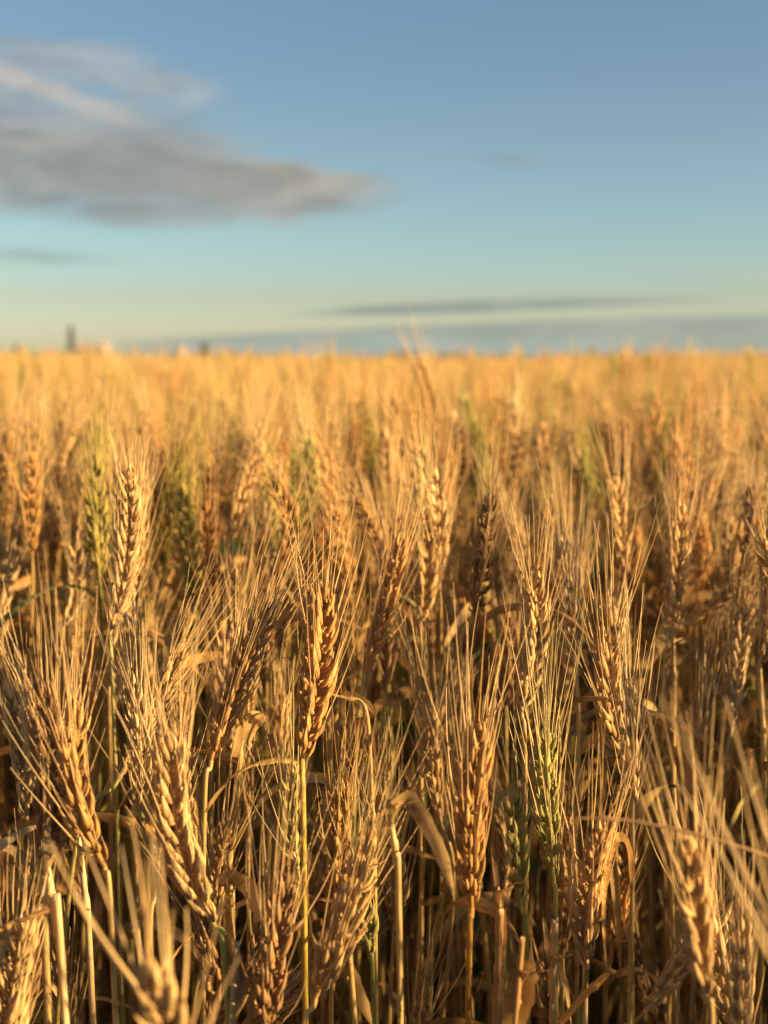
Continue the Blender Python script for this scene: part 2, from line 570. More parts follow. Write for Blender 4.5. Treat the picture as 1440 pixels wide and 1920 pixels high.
def leaf_path(p0, az, length, rg, up=0.5, droop=2.2, n=14):
    """a blade that leaves the stem upward and falls over"""
    d = np.array([math.cos(az), math.sin(az), 0.0])
    ang = R(78) * up + R(10)
    pts = [np.asarray(p0, float)]
    bend = rg.uniform(.6, 1.4) * droop / n
    kink = int(rg.integers(2, max(3, n - 3)))
    side = np.array([-d[1], d[0], 0]) * rg.normal(0, .25)
    for i in range(n - 1):
        st = length / (n - 1)
        pts.append(pts[-1] + (d * math.cos(ang) + np.array([0, 0, 1]) * math.sin(ang) + side * (i / n)) * st)
        ang -= bend * (2.4 if i == kink else 1.0) * rg.uniform(.5, 1.5)
        ang = max(ang, -1.5)
    pts = np.array(pts)
    pts[1:-1] = pts[1:-1] * .5 + (pts[:-2] + pts[2:]) * .25
    return pts


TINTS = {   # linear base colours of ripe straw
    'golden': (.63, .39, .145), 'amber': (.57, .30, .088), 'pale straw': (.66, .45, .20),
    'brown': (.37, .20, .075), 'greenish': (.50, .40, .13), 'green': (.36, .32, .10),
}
TINTS = {k: np.array(v) for k, v in TINTS.items()}
STEM_C = np.array([.55, .355, .12])


def stem_mesh(mb, path, r_top, r_low, c_top, c_low, rg, sides=8, sheath=True, nodes=True):
    """path runs from the ground to the foot of the ear"""
    n = len(path)
    seg = np.linalg.norm(np.diff(path, axis=0), axis=1)
    s = np.concatenate([[0], np.cumsum(seg)])
    tot = s[-1]
    t = s / tot
    rad = np.interp(t, [0, .5, .8, 1], [r_low, r_low * .95, (r_low + r_top) / 2, r_top])
    top = rg.uniform(.60, .80)
    if sheath:
        rad = np.where((t < top), rad + .0005, rad)
        rad = np.where((t < top * .55), rad + .0002, rad)
    if nodes:
        for q in (top * .52, top * .22):
            rad = rad + .0008 * np.exp(-((t - q) / .008) ** 2)
    m = np.clip((t - top + .02) / .06, 0, 1)[:, None]
    c = c_low * (1 - m) + c_top * m
    for q in (top, top * .52, top * .22):        # dark joints
        c = c * (1 - .45 * np.exp(-((t - q) / .012) ** 2))[:, None]
    tube(mb, path, rad, sides, c)
    return top


def prop(o, label=None, cat=None, group=None, kind=None):
    for k, v in (('label', label), ('category', cat), ('group', group), ('kind', kind)):
        if v:
            o[k] = v
    return o


def link(name, mesh, parent=None, loc=(0, 0, 0)):
    o = bpy.data.objects.new(name, mesh)
    COL.objects.link(o)
    if parent:
        o.parent = parent
    o.location = loc
    return o


GROUP = 'ripe bearded wheat plants of the front rows'
PLANTS = []      # every wheat plant that is a thing, with what its label needs


def wheat_plant(root, Bp, Pp, rg, tint='golden', lod=0, mid=None, green_stem=0.0, green=0.0, awn_len=.062, spread=.22, fat=1.0,
                bend=None, az=None, leaves=None, label=None, short=None, slim=1.0, awn_r=.00037, r_top=.0011, stem_tint=None, awn_keep=1.0):
    root, Bp, Pp = (np.asarray(q, float) for q in (root, Bp, Pp))
    t = link('wheat_plant', None, None, tuple(root))
    t.empty_display_size = 0.05
    loc = np.zeros(3)
    col = TINTS[tint] * (1 + rg.normal(0, .06))
    if bend is None:
        bend = rg.normal(0, .004, 3)
    Td = unit(Pp - Bp)
    pts = [root]
    if mid is None:
        m = root * .45 + (Bp - Td * .06) * .55
        m[2] = Bp[2] * .55
        pts += [m + rg.normal(0, .006, 3) * np.array([1, 1, 0]), Bp - Td * .055]
    else:
        pts += [np.asarray(q, float) for q in mid]
    pts += [Bp]
    path = catmull(pts, 46)
    mbs, mbe, mba = MB(), MB(), MB()
    sc_ = STEM_C * (1 + rg.normal(0, .08)) if stem_tint is None else np.asarray(stem_tint)
    gtop = sc_ * (1 - green_stem) + np.array([.33, .32, .07]) * green_stem
    top = stem_mesh(mbs, path, r_top * 1.08, .00165, gtop, STEM_C * rg.uniform(.75, 1.1), rg, 8 if lod == 0 else 6)
    ear(mbe, mba, Bp, Pp, bend, rg.uniform(0, 3.14) if az is None else az, lod, col, rg, awn_len, spread, awn_r, fat, green, slim, awn_keep)
    link('stem', mbs.mesh('stem', M_STEM, root), t)
    e = link('ear', mbe.mesh('ear', M_EAR, root), t)
    link('beard', mba.mesh('beard', M_AWN, root), e)
    k = leaves if leaves is not None else int(rg.choice([1, 2, 2, 3])) if root[1] > .66 else 1
    for i in range(k):
        q = int(len(path) * (min(top, .72 if root[1] > .66 else .5) if i == 0 else rg.uniform(.2, .6)))
        mbl = MB()
        lp = leaf_path(path[q], rg.uniform(0, 6.28), rg.uniform(.06, .15), rg, rg.uniform(.2, .95), rg.uniform(1.8, 3.4))
        cl = TINTS[str(rg.choice(['golden', 'pale straw', 'brown', 'amber', 'amber']))] * rg.uniform(.7, 1.05)
        leaf_ribbon(mbl, lp, rg.uniform(.005, .010), cl, rg, rg.normal(0, 2.2), rg.uniform(.2, .7))
        link('leaf', mbl.mesh('leaf', M_LEAF, root), t)
    prop(t, label, 'wheat', GROUP)
    PLANTS.append(dict(o=t, B=Bp, P=Pp, tint=tint, label=label, short=short, green=green, root=root))
    return t


# ------------------------------------------------------------------ ground
g = bpy.data.meshes.new('ground')
S_ = 6000
g.from_pydata([(-S_, -S_, 0), (S_, -S_, 0), (S_, S_, 0), (-S_, S_, 0)], [], [(0, 1, 2, 3)])
g.materials.append(simple_mat('field_soil', (.055, .035, .02), (.14, .09, .045), 6.0))
prop(link('ground', g), kind='structure')

# ------------------------------------------------------------------ wheat that the photograph shows one by one
# tip px, foot px, point on the stem px, depth of foot, extra depth of tip
def hero(tip, foot, stem, d, label, short, tip_dd=0.0, seed=1, root_dd=0.0, lean=1.0, **kw):
    rg = np.random.default_rng(seed * 17 + 3)
    kw['spread'] = kw.get('spread', .22) * .55
    kw['awn_len'] = kw.get('awn_len', .062) * .9
    P, B, S = at(*tip, d + tip_dd), at(*foot, d), at(*stem, d + root_dd * .3)
    dirn = (S - B) / max(B[2] - S[2], .02)
    root = np.array([S[0] + dirn[0] * S[2] * .25 * lean, S[1] + root_dd, 0])
    m2 = S * .5 + root * .5
    m2[0] = S[0] * .62 + root[0] * .38
    return wheat_plant(root, B, P, rg, mid=[m2, S], label=label, short=short, **kw)


hero((238, 880), (206, 1185), (216, 1420), .80, 'tall golden wheat ear with a dark shaded left side rising above its neighbours at left',
     'the tall dark-sided ear', seed=1, tint='golden', awn_len=.035, spread=.10, green_stem=.6, az=.1, fat=1.05)
hero((602, 1105), (566, 1425), (570, 1640), .68, 'large amber wheat ear with bulging husks, upright on a yellow straw in the middle',
     'the large bulging central ear', seed=2, tint='amber', fat=1.12, spread=.22, az=.5, bend=np.array([.003, 0, 0]), awn_len=.06, stem_tint=(.55, .36, .06), r_top=.0014)
hero((512, 1130), (396, 1425), (382, 1600), .69, 'amber wheat ear leaning right, with long fanned awns, left of the central ear',
     'the amber ear leaning right', seed=3, tint='amber', fat=1.0, spread=.26, az=.9, awn_len=.075, bend=np.array([-.004, 0, -.003]))
hero((752, 1010), (683, 1258), (664, 1500), .80, 'rusty wheat ear tilted right on a green straw, right of the central ear',
     'the rusty ear on a green straw', seed=4, tint='amber', fat=1.0, spread=.16, az=1.4, green_stem=.85, awn_len=.055)
hero((898, 1370), (884, 1700), (878, 1880), .62, 'thick amber wheat ear with wide fan of awns on an orange straw',
     'the thick amber ear with an orange straw', seed=5, tint='amber', fat=1.08, spread=.30, az=1.2, awn_len=.07, stem_tint=(.58, .27, .05), r_top=.0014)
hero((1000, 1085), (978, 1330), (985, 1500), .76, 'gold wheat ear behind a mesh of crossing awns, above the green ear',
     'the gold ear behind crossing awns', seed=6, tint='golden', fat=1.1, spread=.24, az=.4)
hero((1026, 1385), (1038, 1650), (1042, 1800), .68, 'slim yellow-green wheat ear with long straight awns, right of centre',
     'the slim yellow-green ear', seed=7, tint='greenish', green=.75, fat=.85, spread=.24, az=.8, awn_len=.075, green_stem=.7)
hero((1152, 1140), (1168, 1420), (1185, 1640), .76, 'dull golden wheat ear with stiff awns standing right of the yellow-green ear',
     'the dull golden ear with stiff awns', seed=8, tint='golden', spread=.26, az=.3)
hero((1180, 1285), (1186, 1510), (1184, 1760), .72, 'pale narrow wheat ear with a few open husks on a straight straw',
     'the pale narrow ear', seed=9, tint='pale straw', fat=.85, spread=.22, az=1.0)
hero((1278, 945), (1262, 1170), (1262, 1480), .88, 'blurred golden ear on a long bare pale straw near the right side',
     'the ear on a long bare straw', seed=10, tint='golden', spread=.14, awn_len=.045, az=.2, lean=.2, r_top=.0014, leaves=1)
hero((1437, 1000), (1424, 1245), (1432, 1560), .80, 'golden ear cut by the right edge of the picture on a thick straw',
     'the ear cut by the right edge', seed=11, tint='golden', spread=.14, awn_len=.04, az=.2, r_top=.0016)
hero((322, 1385), (402, 1735), (428, 1900), .60, 'big plump golden ear close to the camera, leaning left on a bent green straw',
     'the big plump ear on a bent green straw', seed=12, tint='golden', fat=1.12, spread=.24, az=.3, green_stem=.9, awn_len=.06, r_top=.0014, leaves=0)
hero((692, 1560), (592, 1870), (560, 2060), .61, 'broad golden ear leaning far right, its left half in shade, at the bottom',
     'the broad ear leaning far right', seed=13, tint='golden', fat=1.05, spread=.22, az=1.1, awn_len=.065, leaves=0)
hero((268, 1835), (285, 2160), (290, 2300), .42, 'very near blurred ear at the bottom edge with thick spread awns',
     'the very near blurred ear', seed=14, tint='golden', fat=.95, spread=.24, az=.2, awn_len=.055, awn_r=.00075, leaves=0, awn_keep=.4)
hero((1290, 1580), (1324, 1870), (1335, 2050), .52, 'ear with loose knobbly husks low at the right, curving left',
     'the knobbly ear low at the right', seed=15, tint='golden', fat=.92, spread=.30, az=.1, slim=.8, leaves=0)
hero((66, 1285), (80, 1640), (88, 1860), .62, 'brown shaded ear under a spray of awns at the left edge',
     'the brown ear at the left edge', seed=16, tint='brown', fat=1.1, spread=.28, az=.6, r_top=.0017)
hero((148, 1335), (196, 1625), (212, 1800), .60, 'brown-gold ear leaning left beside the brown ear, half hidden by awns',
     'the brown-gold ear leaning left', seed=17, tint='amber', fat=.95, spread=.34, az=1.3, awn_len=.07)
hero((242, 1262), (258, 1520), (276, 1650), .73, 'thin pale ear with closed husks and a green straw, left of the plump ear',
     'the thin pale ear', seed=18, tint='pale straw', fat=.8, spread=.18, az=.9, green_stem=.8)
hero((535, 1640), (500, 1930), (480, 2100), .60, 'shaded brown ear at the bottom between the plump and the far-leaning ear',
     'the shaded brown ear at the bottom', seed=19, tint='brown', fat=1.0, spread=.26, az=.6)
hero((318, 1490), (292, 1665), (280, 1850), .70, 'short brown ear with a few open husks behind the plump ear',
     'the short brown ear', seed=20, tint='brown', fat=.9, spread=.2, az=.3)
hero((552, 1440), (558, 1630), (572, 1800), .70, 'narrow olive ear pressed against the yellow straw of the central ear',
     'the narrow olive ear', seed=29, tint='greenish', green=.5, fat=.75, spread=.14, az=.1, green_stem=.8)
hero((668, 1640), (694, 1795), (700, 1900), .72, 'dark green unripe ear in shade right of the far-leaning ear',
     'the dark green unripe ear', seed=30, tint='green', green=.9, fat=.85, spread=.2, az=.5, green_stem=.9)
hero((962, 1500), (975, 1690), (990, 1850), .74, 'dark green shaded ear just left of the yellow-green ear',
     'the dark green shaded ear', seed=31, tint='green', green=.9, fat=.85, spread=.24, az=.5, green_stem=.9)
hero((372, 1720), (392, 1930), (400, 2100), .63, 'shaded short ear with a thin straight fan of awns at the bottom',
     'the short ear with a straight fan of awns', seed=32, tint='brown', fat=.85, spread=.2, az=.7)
hero((783, 678), (822, 828), (850, 1100), 1.75, 'tallest golden ear, blurred, leaning left and touching the sky above the field',
     'the tallest ear against the sky', seed=26, tint='golden', spread=.22, az=.3, fat=1.15, awn_len=.065)
hero((868, 745), (903, 850), (915, 1100), 1.75, 'blurred green ear leaning left right of the tallest ear',
     'the blurred green ear', seed=33, tint='greenish', green=.9, fat=1.2, spread=.08, awn_len=.02, az=.2, green_stem=.8)
hero((1216, 735), (1240, 848), (1250, 1100), 1.75, 'blurred green ear with a dark left side far at the right',
     'the blurred green ear at the right', seed=34, tint='greenish', green=.9, fat=1.2, spread=.08, awn_len=.02, az=.2, green_stem=.8)
hero((1106, 795), (1118, 880), (1125, 1100), 1.9, 'small blurred green ear between the two blurred golden clumps',
     'the small blurred green ear', seed=35, tint='greenish', green=1.0, fat=1.1, spread=.08, awn_len=.02, az=.2, green_stem=.8)
hero((858, 790), (850, 925), (856, 1150), 1.45, 'dark brown blurred ear standing upright below the blurred green ear',
     'the dark brown blurred ear', seed=36, tint='brown', spread=.1, fat=1.1, az=.2, awn_len=.03)
hero((744, 752), (736, 880), (735, 1100), 1.55, 'reddish brown blurred ear left of the tallest ear', 'the reddish brown blurred ear',
     seed=37, tint='amber', spread=.1, fat=1.1, az=.2, awn_len=.03)
hero((345, 960), (350, 1120), (360, 1300), 1.10, 'slender blurred ear with swollen middle right of the tall dark-sided ear',
     'the slender blurred ear', seed=38, tint='golden', fat=.8, spread=.12, awn_len=.04, az=.1)
hero((800, 950), (788, 1165), (790, 1300), .92, 'soft golden ear with open glinting husks right of the rusty ear',
     'the soft golden ear with open husks', seed=39, tint='golden', fat=1.0, spread=.2, az=.2)
hero((1068, 805), (1110, 905), (1130, 1150), 1.5, 'blurred pale ear bowing left in the middle distance', 'the blurred pale ear bowing left',
     seed=40, tint='pale straw', fat=1.0, spread=.1, az=.2, awn_len=.03)
hero((1155, 905), (1170, 1080), (1180, 1300), 1.0, 'golden ear with one bright bleached husk at its side', 'the ear with a bright husk',
     seed=41, tint='golden', fat=.95, spread=.16, az=.3)
hero((1500, 1760), (1560, 2010), (1580, 2200), .42, 'near ear beyond the right edge whose thick awns sweep up left',
     'the near ear with sweeping awns', seed=42, tint='golden', fat=.95, spread=.30, az=.3, awn_len=.085, awn_r=.0006, leaves=0, awn_keep=.6)
hero((140, 1020), (120, 1170), (100, 1400), .98, 'blurred fluffy golden ear leaning right, left of the tall dark-sided ear',
     'the fluffy blurred ear', seed=43, tint='pale straw', fat=1.05, spread=.34, az=.3)
hero((1060, 1010), (1078, 1235), (1085, 1450), .84, 'bleached ear with long vertical awns between the gold and the dull golden ear',
     'the bleached ear with vertical awns', seed=44, tint='pale straw', fat=.9, spread=.2, az=1.0)
hero((60, 920), (70, 1060), (75, 1300), 1.12, 'rusty blurred ear near the left edge', 'the rusty blurred ear at the left', seed=45,
     tint='amber', spread=.16, az=.4)
hero((505, 905), (512, 1080), (500, 1300), 1.02, 'soft amber ear above the amber ear leaning right', 'the soft amber ear', seed=46,
     tint='amber', spread=.16, az=.2, awn_len=.05)
hero((1020, 800), (1030, 905), (1035, 1150), 1.45, 'blurred gold ear with red-brown left half near the middle of the field', 'the blurred gold ear', seed=47,
     tint='golden', fat=1.1, spread=.1, az=.2, awn_len=.03)
N_HERO = len(PLANTS)

# ------------------------------------------------------------------ the other plants of the front rows
hero_seg = []
for p in PLANTS:
    a, b = proj(p['P']), proj(p['B'])
    hero_seg.append((a, b))


def blocks(Bp, Pp):
    """would this ear stand in front of an ear shown one by one?"""
    a, b = np.array(proj(Pp)), np.array(proj(Bp))
    m = (a + b) / 2
    for i, (ha, hb) in enumerate(hero_seg):
        hd = (ha[2] + hb[2]) / 2
        if m[2] > hd + .015:
            continue
        ha2, hb2 = np.array(ha[:2]), np.array(hb[:2])
        for q in (a, m, b):
            t = np.clip(np.dot(q[:2] - ha2, hb2 - ha2) / max(np.dot(hb2 - ha2, hb2 - ha2), 1), -.35, 1.1)
            if np.linalg.norm(q[:2] - (ha2 + t * (hb2 - ha2))) < 55:
                return True
    sv = np.array(sd)
    for p in PLANTS[:24]:                       # the sun reaches these ears in the photograph
        for q in (.2, .6, 1.0):
            e = p['B'] + (p['P'] - p['B']) * q
            for w in (.0, .5, 1.0):
                k = Bp + (Pp - Bp) * w - e
                along = k @ sv
                if .012 < along < .5 and np.linalg.norm(k - along * sv) < .014:
                    return True
    return False


N_MORE = 256
YMAX = 1.72
used_xy = [tuple(p['root'][:2]) for p in PLANTS]
rr = np.random.default_rng(2024)
count = tries = 0
while count < N_MORE and tries < 60000:
    tries += 1
    y = math.sqrt(rr.uniform(.46 ** 2, YMAX ** 2))
    x = rr.uniform(-.285, .285) * y
    if y < .72 and rr.random() > .45:
        continue
    if min((x - a) ** 2 + (y - b) ** 2 for a, b in used_xy) < (.016 + .008 * y) ** 2:
        continue
    drop = abs(rr.normal(0, .05)) + (rr.uniform(.04, .26) if rr.random() < .38 else 0)
    ztip = HC - (.055 if y > 1.1 else .08) - drop * (.75 if y > 1.1 else 1) - (.10 if y < .62 else .05 if y < .8 else 0)
    Ln = rr.uniform(.062, .095)
    tilt, ta = abs(rr.normal(0, .20)), rr.uniform(0, 6.28)
    if rr.random() < .12:
        tilt += rr.uniform(.2, .5)
    ax = np.array([math.sin(tilt) * math.cos(ta), math.sin(tilt) * math.sin(ta), math.cos(tilt)])
    ax = unit(ax + np.array([.05, 0, 0]))
    Pp = np.array([x, y, ztip])
    Bp = Pp - ax * Ln
    lean = rr.normal(0, .03, 2)
    root = np.array([Bp[0] - ax[0] * .10 + lean[0], Bp[1] - ax[1] * .10 + lean[1], 0])
    pp = proj((Bp + Pp) / 2)
    if not (-30 < pp[0] < 1470 and pp[1] < 1935) or blocks(Bp, Pp) or root[1] < .36 or (y < .66 and pp[1] < 1650) or y < .56:
        continue
    used_xy.append((x, y))
    q = rr.random()
    tint = 'golden' if q < .42 else 'amber' if q < .62 else 'pale straw' if q < .80 else 'brown' if q < .93 else ('golden' if y < 1.05 else 'greenish') if q < .985 else ('amber' if y < 1.2 else 'green')
    wheat_plant(root, Bp, Pp, rr, tint=tint, lod=0 if y < .95 else 1, green=.6 if tint in ('greenish', 'green') else 0,
                green_stem=rr.uniform(.5, .9) if rr.random() < .22 else 0, awn_len=rr.uniform(.030, .058), spread=rr.uniform(.04, .16),
                fat=rr.uniform(.82, 1.08), slim=rr.uniform(.75, 1.05))
    count += 1
print('plants', len(PLANTS), 'tries', tries)

# labels of the others: look, then the landmark ear they stand nearest to
marks = [(np.array(proj((p['B'] + p['P']) / 2)), p['short']) for p in PLANTS[:N_HERO]]
ORD = ['first', 'second', 'third', 'fourth', 'fifth', 'sixth', 'seventh', 'eighth', 'ninth', 'tenth', 'eleventh', 'twelfth',
       'thirteenth', 'fourteenth', 'fifteenth', 'sixteenth', 'seventeenth', 'eighteenth', 'nineteenth', 'twentieth']
buckets = {}
for p in PLANTS[N_HERO:]:
    c = np.array(proj((p['B'] + p['P']) / 2))
    j = int(np.argmin([math.hypot((c[0] - m[0]) * 1.0, (c[1] - m[1]) * .8) for m, _ in marks]))
    m = marks[j][0]
    dx, dy = c[0] - m[0], c[1] - m[1]
    where = ('right of' if dx > 0 else 'left of') if abs(dx) > abs(dy) else ('below' if dy > 0 else 'above')
    a, b = proj(p['P']), proj(p['B'])
    slope = (a[0] - b[0]) / max(abs(b[1] - a[1]), 30)
    lean = 'leaning right' if slope > .22 else 'leaning left' if slope < -.22 else 'upright'
    blur = 'soft ' if c[2] > 1.15 else ''
    look = f"{blur}{p['tint']} ear {lean}"
    buckets.setdefault((look, where, j), []).append((math.hypot(dx, dy), p))
for (look, where, j), lst in buckets.items():
    lst.sort(key=lambda q: q[0])
    for i, (_, p) in enumerate(lst):
        o_ = '' if len(lst) == 1 else ', ' + ORD[i]
        p['o']['label'] = f"{look}{o_} {where} {marks[j][1]}" if not o_ else f"{look}, {ORD[i]} such {where} {marks[j][1]}"

# ------------------------------------------------------------------ loose straws and leaves the photograph shows
def px_path(pts, d, n=16, dd=0.0):
    return catmull([at(x, y, d + dd * i / (len(pts) - 1)) for i, (x, y) in enumerate(pts)], n)


def stalk(stem_px, d, label, c=None, r=.0018, leaves=(), r2=None, seed=5, name='straw', cat='straw', root=True):
    rg = np.random.default_rng(seed)
    c = STEM_C if c is None else np.asarray(c)
    pth = [at(x, y, d) for x, y in stem_px]          # from the top down
    if root:
        lastp, prev = pth[-1], pth[-2]
        sl = (lastp - prev) / max(prev[2] - lastp[2], .02)
        sl = np.clip(sl, -.25, .25)
        pth.append(np.array([lastp[0] + sl[0] * lastp[2] * .5, lastp[1], 0]))
    pth = catmull(pth[::-1], 36)
    base = pth[0]
    t = link(name, None, None, tuple(base))
    prop(t, label, cat, 'loose straws and dry leaves among the wheat')
    mb = MB()
    pth = pth + np.cumsum(rg.normal(0, .00022, pth.shape), 0) * np.linspace(0, 1, 36)[:, None]
    rad = np.linspace(r if r2 is None else r2, r, 36)
    rad[-2:] *= (.8, .25)
    rad = rad + .0007 * np.exp(-((np.linspace(0, 1, 36) - rg.uniform(.5, .8)) / .02) ** 2)
    tube(mb, pth, rad, 10, np.repeat(c[None], 36, 0) * (1 + .08 * np.sin(np.linspace(0, 9, 36)))[:, None])
    link('stem', mb.mesh('stem', M_STEM, base), t)
    if root:       # torn slivers of sheath at the broken top
        for k_ in range(3):
            mb2 = MB()
            leaf_ribbon(mb2, leaf_path(pth[-2 - 2 * k_], rg.uniform(0, 6.28), rg.uniform(.015, .04), rg, rg.uniform(.7, 1.05), 1.2, 8), .003, c * .9, rg, rg.normal(0, 1), .4, 3)
            link('sliver', mb2.mesh('sliver', M_LEAF, base), t)
    for pts, w, lc, roll, tw in leaves:
        mb = MB()
        leaf_ribbon(mb, px_path(pts, d, 22), w, np.asarray(lc), rg, tw, .15, 7, roll - 1.25)
        link('leaf', mb.mesh('leaf', M_LEAF, base), t)
    return t


GOLD, AMB, PALE, BRN = TINTS['golden'], TINTS['amber'], TINTS['pale straw'], TINTS['brown']
stalk([(742, 1515), (748, 1620), (752, 1900)], .60, 'bare straw with one broad golden leaf folded over and hanging down right', r=.0014,
      leaves=[([(738, 1512), (765, 1497), (790, 1530), (822, 1590), (838, 1635), (851, 1684)], .0078, GOLD * 1.05, 1.5, .6)])
stalk([(945, 1652), (940, 1780), (930, 1925)], .64, 'cut straw of two parallel halves ending in a square top right of the orange straw', c=BRN * 1.2, r=.0017,
      leaves=[([(930, 1925), (938, 1800), (948, 1700)], .006, GOLD, .3, .2)])
stalk([(98, 1600), (104, 1680), (112, 1760), (124, 1925)], .60, 'thick pale lit straw with a dark joint in the left corner', c=PALE, r=.0017)
stalk([(470, 1345), (455, 1420), (440, 1600), (430, 1800)], .76, 'straw with a broad translucent leaf curled above it behind the leaning amber ear', r=.0013,
      leaves=[([(452, 1420), (458, 1385), (478, 1352), (500, 1345)], .017, GOLD, 1.5, .5)])
stalk([(437, 1660), (440, 1760), (438, 1900)], .62, 'straw with a ribbed leaf bowed over like a hook near the bent green straw', r=.0014,
      leaves=[([(410, 1652), (440, 1648), (466, 1668), (484, 1708), (476, 1732)], .010, GOLD, 1.7, .3)])
stalk([(1155, 1815), (1105, 1860), (1040, 1930), (960, 2010)], .60, 'short glossy orange straw lying aslant at the bottom', c=(.56, .24, .05), r=.0015, root=False)
stalk([(1045, 1805), (1040, 1860), (1036, 1930)], .62, 'snapped straw bent into a sharp upside-down V at the bottom', c=GOLD, r=.0015,
      leaves=[([(1045, 1805), (1062, 1850), (1072, 1925)], .004, GOLD, .6, .2)])
stalk([(985, 1840), (975, 1890), (960, 1990)], .58, 'stub of straw with a broad torn brown leaf beside it at the bottom', c=BRN, r=.0012,
      leaves=[([(985, 1800), (978, 1850), (960, 1930), (950, 1980)], .013, AMB * .9, 1.6, .1)])
stalk([(1088, 1522), (1150, 1530), (1290, 1556), (1440, 1604), (1520, 1640)], .50, 'long thin straw lying across from the green ear to the right edge', c=BRN, r=.00035, r2=.0008, root=False)
stalk([(0, 1738), (45, 1722), (92, 1706)], .58, 'thin bent straw sticking out at the left edge', c=AMB, r=.0011, root=False)
stalk([(626, 1292), (655, 1305), (690, 1330), (700, 1500), (705, 1800)], .74, 'slanting dry leaf stub crossing a thin straw right of the central ear', r=.0011,
      leaves=[([(622, 1292), (650, 1302), (686, 1318), (702, 1340)], .006, GOLD, 1.8, .6)])
stalk([(640, 1780), (655, 1830), (668, 1930)], .62, 'straw with a lit pointed leaf hanging beside the far-leaning ear', r=.0013,
      leaves=[([(636, 1775), (655, 1822), (680, 1880), (698, 1925)], .007, GOLD * 1.1, 1.4, .4)])
stalk([(262, 1062), (268, 1200), (275, 1500)], 1.0, 'blurred straw with a drooping orange leaf right of the tall dark-sided ear', r=.0013,
      leaves=[([(250, 1070), (268, 1068), (285, 1090), (288, 1130)], .012, GOLD, 1.6, .4)])
stalk([(1262, 1172), (1250, 1330), (1268, 1500), (1270, 1900)], .88, 'second pale straw running close beside the long bare one', c=PALE * .9, r=.0014)
stalk([(158, 1560), (170, 1740), (176, 1920)], .70, 'pale straight straw standing right of the thick pale straw', c=PALE, r=.0016)
stalk([(1090, 1600), (1096, 1740), (1098, 1900)], .72, 'bright yellow straw stub right of the slim green ear', c=PALE, r=.0015)
stalk([(432, 1830), (446, 1880), (430, 1990)], .60, 'stub with a pale curled leaf next to the bent green straw', c=PALE * .8, r=.0012,
      leaves=[([(425, 1800), (447, 1822), (440, 1870), (428, 1915)], .010, PALE * .8, 1.6, .6)])
stalk([(1240, 1400), (1250, 1560), (1262, 1700)], .80, 'straw with a dry leaf fallen to the right behind the pale narrow ear', r=.0013,
      leaves=[([(1258, 1405), (1278, 1430), (1298, 1470), (1312, 1500)], .010, AMB, 1.7, .3)])


# ------------------------------------------------------------------ green weeds
def weed(px, d, h_top, label, n_leaf, size, seed):
    rg = np.random.default_rng(seed)
    top = at(*px, d)
    base = np.array([top[0] + .03, top[1], 0])
    t = link('weed', None, None, tuple(base))
    prop(t, label, 'weed', 'green weeds among the wheat')
    pth = catmull([base, base * .5 + top * .5 + np.array([.01, 0, 0]), top], 24)
    mb = MB()
    tube(mb, pth, np.linspace(.0025, .0012, 24), 7, (.07, .11, .03))
    link('stem', mb.mesh('stem', M_GREEN, base), t)
    for i in range(n_leaf):
        q = pth[int(23 - i * 20 / n_leaf * h_top)]
        mb = MB()
        lp = leaf_path(q, i * 2.4 + rg.uniform(0, .5), size * rg.uniform(.7, 1.2), rg, rg.uniform(.3, .9), 1.6, 12)
        leaf_ribbon(mb, lp, size * .28, np.array([.06, .11, .03]) * rg.uniform(.8, 1.4), rg, .6, .3, 5)
        link('leaf', mb.mesh('leaf', M_GREEN, base), t)


weed((1448, 925), 1.05, 1, 'dark green leafy weed tip at the right edge among the golden ears', 14, .045, 3)
weed((1325, 1085), 1.75, 1, 'olive green weed in shade behind the right-hand ears', 22, .10, 4)
weed((1130, 1015), 1.5, .8, 'narrow dark green weed behind the ear with a bright husk', 18, .09, 5)
weed((380, 1060), 1.45, 1, 'low dark green weed left of the soft amber ear', 18, .08, 6)
weed((850, 1290), 1.1, .8, 'thin bluish green weed blades below the soft golden ear', 14, .08, 7)

# ------------------------------------------------------------------ the rest of the field: ONE object
protoV, protoF, protoC, protoS, protoI, off = [], [], [], [], [], 0


def push(mb, pid):
    global off
    v, f, c, s = mb.arrays()
    protoV.append(v)
    protoF.append(f + off)
    protoC.append(c)
    protoS.append(s)
    protoI.append(np.full(len(v), pid))
    off += len(v)


